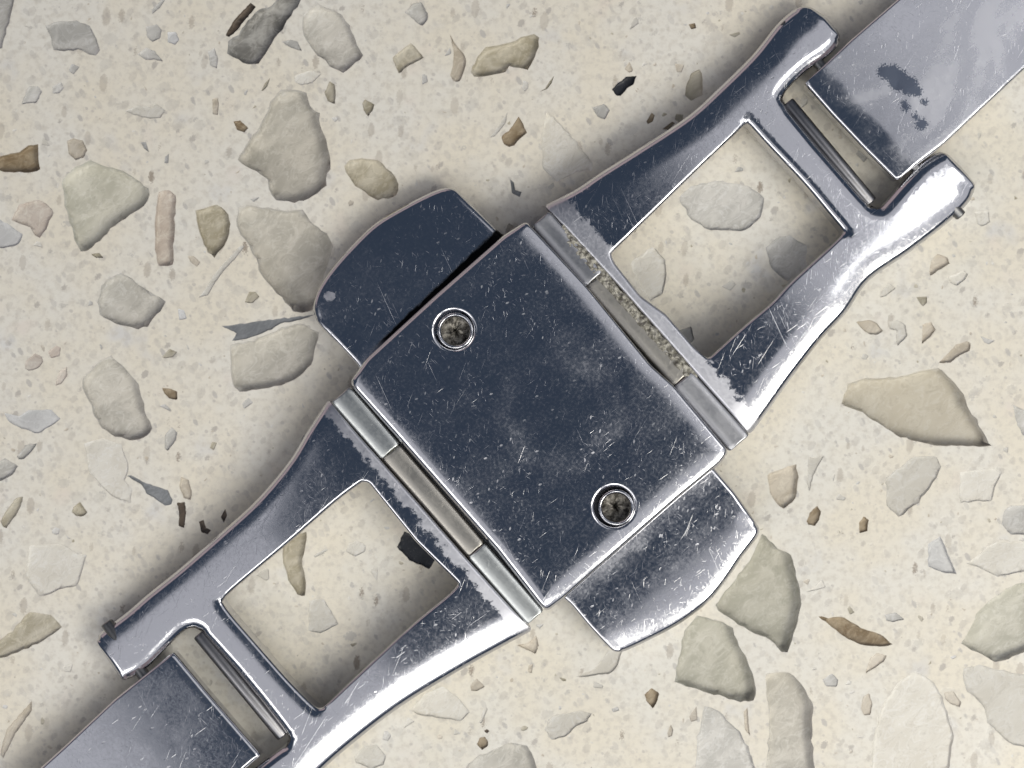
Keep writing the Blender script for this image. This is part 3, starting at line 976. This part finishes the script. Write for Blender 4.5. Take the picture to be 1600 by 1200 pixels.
def make_worktop():
    rims = []
    items = []
    for lst, tag in ((C, 'chip'), (OUT, 'chip'), (GRIT, 'grit')):
        for kind, pts, depth, label in lst:
            size = math.sqrt(abs(area2(pts)))
            rim = rim_of(pts, size)
            if depth is None:
                depth = max(1.0, min(9.0, 0.19 * size)) * rnd.uniform(.7, 1.2)
            rims.append(rim)
            items.append((tag, kind, rim, size, depth, label))
    W = 20.0 / S
    V = [(800 - W, 600 - W), (800 + W, 600 - W), (800 + W, 600 + W), (800 - W, 600 + W)]
    edges = [(0, 1), (1, 2), (2, 3), (3, 0)]
    for rim in rims:
        b = len(V)
        V += [tuple(p) for p in rim]
        edges += [(b + i, b + (i + 1) % len(rim)) for i in range(len(rim))]
    r = delaunay_2d_cdt([Vector(v) for v in V], edges, [], 0, 1e-5)
    vo = np.array([tuple(v) for v in r[0]])
    tri = np.array(r[2])
    cen = vo[tri].mean(1)
    hit = np.zeros(len(tri), bool)
    for rim in rims:                           # leave a hole in the resin for every chip
        lo, hi = rim.min(0), rim.max(0)
        m = np.where((cen[:, 0] > lo[0]) & (cen[:, 0] < hi[0]) & (cen[:, 1] > lo[1]) & (cen[:, 1] < hi[1]))[0]
        hit[m] |= inside(cen[m], rim)
    keep = [tuple(int(i) for i in f) for f in tri[~hit]]
    xy = X2(vo)
    T = [(x, y, 0.0) for x, y in xy]
    F = []
    for a, b, c in keep:
        ar = (xy[b][0] - xy[a][0]) * (xy[c][1] - xy[a][1]) - (xy[c][0] - xy[a][0]) * (xy[b][1] - xy[a][1])
        F.append((a, b, c) if ar > 0 else (a, c, b))
    n = len(T)
    q = 20.0
    bot = [(-q, q), (q, q), (q, -q), (-q, -q)]
    T += [(x, y, 0.0) for x, y in bot] + [(x, y, -2.0) for x, y in bot]
    for i in range(4):
        j = (i + 1) % 4
        F.append((n + i, n + j, n + 4 + j, n + 4 + i))
    F.append((n + 4, n + 5, n + 6, n + 7))
    top = mesh_obj("worktop", T, F, M_BINDER, None, smooth=False)
    top['kind'] = 'structure'
    top['label'] = 'cream engineered stone worktop full of grey and brown chips'
    gv, gf, gm = [], [], []
    mats = list(CHIP.keys())
    for tag, kind, rim, size, depth, label in items:
        vo, z, F = dish(rim, size, depth * (0.5 if kind == 'pale' else 0.8))
        xy = X2(vo)
        P = np.column_stack([xy, z * S])
        if tag == 'chip':
            n = len(rim)
            cap = delaunay_2d_cdt([Vector(p) for p in rim], [(i, (i + 1) % n) for i in range(n)], [], 0, 1e-4)
            cv = np.array([tuple(v) for v in cap[0]])
            ct = np.array(cap[2])
            ct = ct[inside(cv[ct].mean(1), rim)]
            b = len(P)
            P = np.vstack([P, np.column_stack([X2(cv), np.full(len(cv), 0.3 * S)])])
            F2 = []
            for q0, q1, q2 in ct:
                ar = (cv[q1][0] - cv[q0][0]) * (cv[q2][1] - cv[q0][1]) - (cv[q2][0] - cv[q0][0]) * (cv[q1][1] - cv[q0][1])
                F2.append((int(q0) + b, int(q2) + b, int(q1) + b) if ar > 0 else (int(q0) + b, int(q1) + b, int(q2) + b))
            o = mesh_obj("stone_chip", P, F + F2, CHIP[kind], top)
            o.data.materials.append(M_CLEAR)
            o.data.polygons.foreach_set('material_index', [0] * len(F) + [1] * len(F2))
            if label:
                o['label'] = label
        else:
            b = len(gv)
            gv += [tuple(p) for p in P]
            gf += [tuple(i + b for i in f) for f in F]
            gm += [mats.index(kind)] * len(F)
    g = mesh_obj("grit", gv, gf, CHIP[mats[0]], top)
    for k in mats[1:]:
        g.data.materials.append(CHIP[k])
    g.data.polygons.foreach_set('material_index', gm)
    g['kind'] = 'stuff'
    return top


make_worktop()

# ================================================================== the clasp
clasp = bpy.data.objects.new("watch_clasp", None)
clasp.empty_display_size = 0.5
SC.collection.objects.link(clasp)
clasp['label'] = 'scratched polished steel butterfly watch clasp lying open across the speckled cream stone worktop'
clasp['category'] = 'clasp'

# ---- cover plate with two rivet holes
R1, R2 = (710, 516), (960, 792)


def circle(c, r, n=28):
    return [(c[0] + r * math.cos(2 * math.pi * i / n), c[1] + r * math.sin(2 * math.pi * i / n)) for i in range(n)]


def hole(c, r, drops):
    p = circle(c, r, 32)
    return [(p + p[:1], False, drops)]


plate = slab("cover_plate", [
    ([(546, 597), (572, 560), (680, 461), (787, 367), (822, 345)], False, [('r', 9, 8), ('p', 24, 2.6)]),
    ([(822, 345), (838, 362), (917, 447), (1017, 570), (1055, 604), (1140, 706)], False, [('r', 5, 5), ('p', 46, 4.2)]),
    ([(1140, 706), (1128, 724), (1060, 780), (960, 868), (880, 938), (854, 957)], False, [('r', 6, 6), ('p', 13, 3.2), ('p', 50, 4.2)]),
    ([(854, 957), (842, 946), (775, 860), (700, 775), (620, 684), (552, 608), (546, 597)], False, [('r', 6, 6), ('p', 13, 3.4), ('p', 44, 3.6)]),
], [hole(R1, 31, [('r', 6, 5)]), hole(R2, 32, [('r', 6, 5)])],
    lambda u, v: 100 - 0.00002 * (u * u + v * v), 38, M_PLATE, clasp, 100)
KP = 1 - 98 / (CAM_Z / S)
for i, c in enumerate((R1, R2)):
    dx = 1.5 if i == 0 else 3
    o = lathe("rivet", c[0] + dx, c[1] + 1, [(26, 60), (28.2, 90), (28.0, 96), (26.8, 98.6), (25.0, 99.6), (23.2, 98.8), (21.4, 95), (20.4, 87), (20.2, 66)], M_RIM, plate, KP, 44, 0.004)
    # dirt lying in the rivet's socket, an uneven mound of crumbs
    cx, cy = X2((c[0] + dx, c[1] + 1), KP)
    V, F = [], []
    rings = 9
    seg = 34
    for j in range(rings):
        for k in range(seg):
            a = 2 * math.pi * k / seg
            r = 20.6 * j / (rings - 1)
            z = (80 if i == 0 else 74) + rnd.uniform(-2.0, 2.0) + 2.5 * math.sin(2 * a + j * .6) + 1.5 * math.sin(7 * a + j * .3) + (4 * math.cos(a + 2.6) * j / rings if i == 0 else 0) - (7 if j < 2 else 0)
            V.append((cx + r * S * math.cos(a), cy + r * S * math.sin(a), z * S))
    for j in range(rings - 1):
        for k in range(seg):
            F.append((j * seg + k, (j + 1) * seg + k, (j + 1) * seg + (k + 1) % seg, j * seg + (k + 1) % seg))
    d = mesh_obj("socket_dirt", V, F, M_SOCKET, plate)

# ---- base under the hinges, carries the pushers
base_k = [uvp(-226, -228), uvp(226, -230), uvp(233, 228), uvp(-222, 224)]
slab("base_plate", [(base_k + base_k[:1], False, [('r', 5, 4)])], [], lambda u, v: 50 + 0 * u, 44, M_INNER, clasp, 50, grid=14)

# ---- push buttons
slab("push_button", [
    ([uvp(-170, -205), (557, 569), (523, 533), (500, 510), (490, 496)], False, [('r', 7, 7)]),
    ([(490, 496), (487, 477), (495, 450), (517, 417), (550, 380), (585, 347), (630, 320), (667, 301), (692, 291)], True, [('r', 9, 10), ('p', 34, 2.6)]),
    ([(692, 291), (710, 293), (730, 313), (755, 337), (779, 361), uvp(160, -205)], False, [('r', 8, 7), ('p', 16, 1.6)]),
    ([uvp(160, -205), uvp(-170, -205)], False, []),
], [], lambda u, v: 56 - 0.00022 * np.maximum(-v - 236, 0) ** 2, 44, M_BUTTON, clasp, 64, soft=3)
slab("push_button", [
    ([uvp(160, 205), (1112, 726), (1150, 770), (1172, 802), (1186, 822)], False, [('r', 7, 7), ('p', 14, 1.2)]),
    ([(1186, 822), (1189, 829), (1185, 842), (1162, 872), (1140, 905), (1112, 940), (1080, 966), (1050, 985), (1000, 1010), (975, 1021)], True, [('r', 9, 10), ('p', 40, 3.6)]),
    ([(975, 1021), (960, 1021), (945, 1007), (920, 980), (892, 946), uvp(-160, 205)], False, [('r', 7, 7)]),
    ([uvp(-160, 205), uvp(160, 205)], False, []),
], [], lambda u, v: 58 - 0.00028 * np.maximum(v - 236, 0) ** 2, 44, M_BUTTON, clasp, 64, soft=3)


# ---- folding side frames
def frame_h(u, v):
    a = np.abs(u)
    return 88 - 0.000125 * np.maximum(a - 215, 0) ** 2 - 0.00010 * v * v


ROUND = [('r', 11, 11), ('p', 56, 7.5)]
upper = slab("folding_frame", [
    ([(851, 320), (900, 295), (937, 270), (1000, 230), (1075, 180), (1125, 135), (1180, 80), (1220, 30), (1247, 6)], True, ROUND),
    ([(1247, 6), (1262, 2), (1274, 4), (1296, 19), (1318, 45), (1319, 56)], False, [('r', 12, 11)]),
    ([(1319, 56), (1313, 68), (1296, 84), (1271, 101), (1251, 118), (1232, 138), (1226, 150)], True, [('r', 24, 15)]),
    ([(1226, 150), (1236, 170), (1280, 224), (1319, 269), (1352, 307), (1366, 319)], False, [('r', 24, 17)]),
    ([(1366, 319), (1378, 322), (1392, 309), (1415, 283), (1447, 251), (1474, 233)], True, [('r', 24, 15)]),
    ([(1474, 233), (1488, 235), (1515, 262), (1534, 285), (1532, 296)], False, [('r', 12, 11)]),
    ([(1532, 296), (1522, 314), (1489, 345), (1427, 392), (1362, 437), (1325, 488), (1285, 531), (1237, 592), (1202, 641), (1173, 680)], True, ROUND),
    ([(1173, 680), (1105, 604), (1040, 530), (960, 440), (900, 375), (851, 320)], False, [('r', 6, 5)]),
], [[
    ([(954, 397), (1010, 343), (1090, 265), (1150, 208), (1169, 189)], False, [('r', 6, 6), ('p', 14, .8)]),
    ([(1169, 189), (1200, 224), (1258, 286), (1300, 336), (1322, 362)], True, [('r', 15, 10)]),
    ([(1322, 362), (1290, 392), (1236, 441), (1205, 474), (1160, 512), (1106, 561)], True, [('r', 6, 6)]),
    ([(1106, 561), (1085, 543), (1040, 491), (1000, 462), (960, 411), (954, 397)], False, [('r', 6, 6)]),
]], frame_h, 46, M_FRAME, clasp, 80)
lower = slab("folding_frame", [
    ([(832, 986), (775, 1017), (725, 1045), (650, 1090), (600, 1125), (550, 1165), (510, 1200), (455, 1254), (415, 1296), (385, 1322)], True, ROUND),
    ([(385, 1322), (370, 1318), (352, 1295), (336, 1270), (340, 1256)], False, [('r', 12, 11)]),
    ([(340, 1256), (372, 1225), (415, 1190), (442, 1170)], True, [('r', 24, 15)]),
    ([(442, 1170), (450, 1158), (438, 1140), (404, 1096), (366, 1050), (330, 1010), (310, 989)], False, [('r', 15, 15)]),
    ([(310, 989), (297, 984), (281, 991), (260, 1011), (221, 1050), (194, 1067)], True, [('r', 22, 15)]),
    ([(194, 1067), (183, 1069), (161, 1037), (142, 1011), (143, 1001)], False, [('r', 12, 11)]),
    ([(143, 1001), (150, 992), (190, 962), (225, 932), (280, 888), (350, 827), (400, 781), (450, 722), (480, 673), (512, 624)], True, ROUND),
    ([(512, 624), (560, 680), (640, 770), (720, 862), (790, 940), (832, 986)], False, [('r', 6, 5)]),
], [[
    ([(345, 941), (362, 923), (450, 849), (525, 784), (566, 753)], True, [('r', 6, 6), ('p', 14, .8)]),
    ([(566, 753), (576, 754), (586, 767), (650, 846), (700, 895), (717, 912)], False, [('r', 6, 6)]),
    ([(717, 912), (700, 930), (640, 980), (545, 1068), (503, 1108)], True, [('r', 6, 6)]),
    ([(503, 1108), (490, 1105), (450, 1065), (400, 1008), (360, 962), (345, 941)], True, [('r', 7, 7), ('p', 24, 3.0)]),
]], frame_h, 46, M_FRAME, clasp, 80)


def world_at(X, Y, z):
    k = 1 - z / (CAM_Z / S)
    x, y = X2((X, Y), k)
    return (x, y, z * S)


rod("hinge_pin", world_at(1221, 37, 40), world_at(1502, 338, 40), 9 * S, M_INNER, upper)
rod("hinge_pin", world_at(166, 972, 40), world_at(402, 1306, 36), 10 * S, M_INNER, lower)
# the worn inner lip of each cross bar, a dull rounded bar below the polished face
rod("cross_bar_lip", world_at(1230, 160, 45), world_at(1361, 317, 45), 11 * S, M_LIP, upper)
rod("cross_bar_lip", world_at(311, 990, 45), world_at(443, 1150, 45), 11 * S, M_LIP, lower)

# ---- hinge knuckles: low bevelled strips lying between plate and frames
def hinge_edges(side, v):
    t = (v + 240) / 475.0
    return (188.2 + 4.5 * t, 225.5 + 8.5 * t) if side > 0 else (-230.0 + 5.5 * t, -189.5)


for side, cuts, mats in [(1, (-236, -109, 99, 234), (M_TUBE, M_TUBE_WORN, M_TUBE)),
                         (-1, (-232, -113, 91, 232), (M_TUBE_GREEN, M_TUBE_WORN, M_TUBE_GREEN))]:
    for j in range(3):
        a, b = cuts[j] + 0.4, cuts[j + 1] - 0.4
        ins = 0.8 if j == 1 else 0
        (a0, a1), (b0, b1) = hinge_edges(side, a), hinge_edges(side, b)
        c = [uvp(a0 + ins, a), uvp(a1 - ins, a), uvp(b1 - ins, b), uvp(b0 + ins, b)]
        top = 85 if j != 1 else 83
        slab("hinge_knuckle", [([c[0], c[1]], False, [('r', 3, 3)]), ([c[1], c[2]], False, [('p', 14, 3.5), ('r', 4, 4)]),
                               ([c[2], c[3]], False, [('r', 3, 3)]), ([c[3], c[0]], False, [('p', 18, 5), ('r', 4, 4)])],
             [], lambda u, v, top=top: top + 0 * u, 26, mats[j], clasp, 84, grid=5, soft=1)


# ---- crusted dirt along the upper hinge
def crust(name, u0, u1, v0, v1, z0, h, parent):
    nu, nv = 16, 240
    V, F = [], []
    ph = [rnd.uniform(0, 6.28) for _ in range(8)]
    def smooth_noise(cv, cu):
        q = rng.random((cv + 2, cu + 2))
        a, b = np.linspace(0, cv, nv + 1), np.linspace(0, cu, nu + 1)
        i0, j0 = a.astype(int), b.astype(int)
        fa, fb = (a - i0)[:, None], (b - j0)[None]
        fa, fb = fa * fa * (3 - 2 * fa), fb * fb * (3 - 2 * fb)
        return (q[i0][:, j0] * (1 - fa) * (1 - fb) + q[i0 + 1][:, j0] * fa * (1 - fb)
                + q[i0][:, j0 + 1] * (1 - fa) * fb + q[i0 + 1][:, j0 + 1] * fa * fb)
    lump = 0.55 * smooth_noise(44, 3) + 0.45 * smooth_noise(90, 6)
    edge = smooth_noise(26, 1)
    for i in range(nv + 1):
        fv = i / nv
        v = v0 + (v1 - v0) * fv
        wob = 3.0 * math.sin(fv * 37 + ph[0]) + 2.2 * math.sin(fv * 83 + ph[1])
        shr = min(1, fv * 9, (1 - fv) * 9)
        for j in range(nu + 1):
            fu = j / nu
            u = u0 + (u1 - u0) * fu + (edge[i, 0] - .5) * 9 * (fu - .35)
            e = 1 - abs(2 * fu - 1)
            z = z0 + h * shr * (min(1, e * 2.2)) * (2.6 * lump[i, j] - 0.6)
            if j in (0, nu):
                z = z0 - 6
            x, y, zz = world_at(*uvp(u + 9.0 * (v + 240) / 475.0 - 3.0, v), z)
            V.append((x, y, zz))
    for i in range(nv):
        for j in range(nu):
            a = i * (nu + 1) + j
            F.append((a, a + 1, a + nu + 2, a + nu + 1))
    o = mesh_obj(name, V, [f[::-1] for f in F], M_GRIME, parent)
    o['kind'] = 'stuff'
    return o


crust("dried_dirt", 212, 231, -205, 112, 82.5, 5, clasp)

# ---- links of the strap
slab("end_link", [
    ([(1258, 130), (1330, 62), (1403, -1), (1500, -88)], False, [('r', 4, 4)]),
    ([(1500, -88), (1760, 130)], False, []),
    ([(1760, 130), (1660, 57), (1600, 109), (1477, 224), (1401, 282)], False, [('r', 6, 6)]),
    ([(1401, 282), (1350, 231), (1300, 178), (1258, 130)], False, [('r', 5, 6), ('p', 46, 6.0)]),
], [], lambda u, v: 62 + 0 * u, 30, M_LINK, clasp, 62, soft=1)
slab("end_link", [
    ([(271, 1019), (180, 1092), (100, 1167), (0, 1257)], False, [('r', 5, 5)]),
    ([(0, 1257), (250, 1420)], False, []),
    ([(250, 1420), (300, 1286), (383, 1201), (408, 1180)], False, [('r', 6, 6)]),
    ([(408, 1180), (375, 1142), (320, 1078), (271, 1019)], False, [('r', 7, 7), ('p', 18, 1.6)]),
], [], lambda u, v: 62 + 0.030 * (-u - 670) - 0.00003 * (u + 670) ** 2, 30, M_LINK, clasp, 62, soft=1)
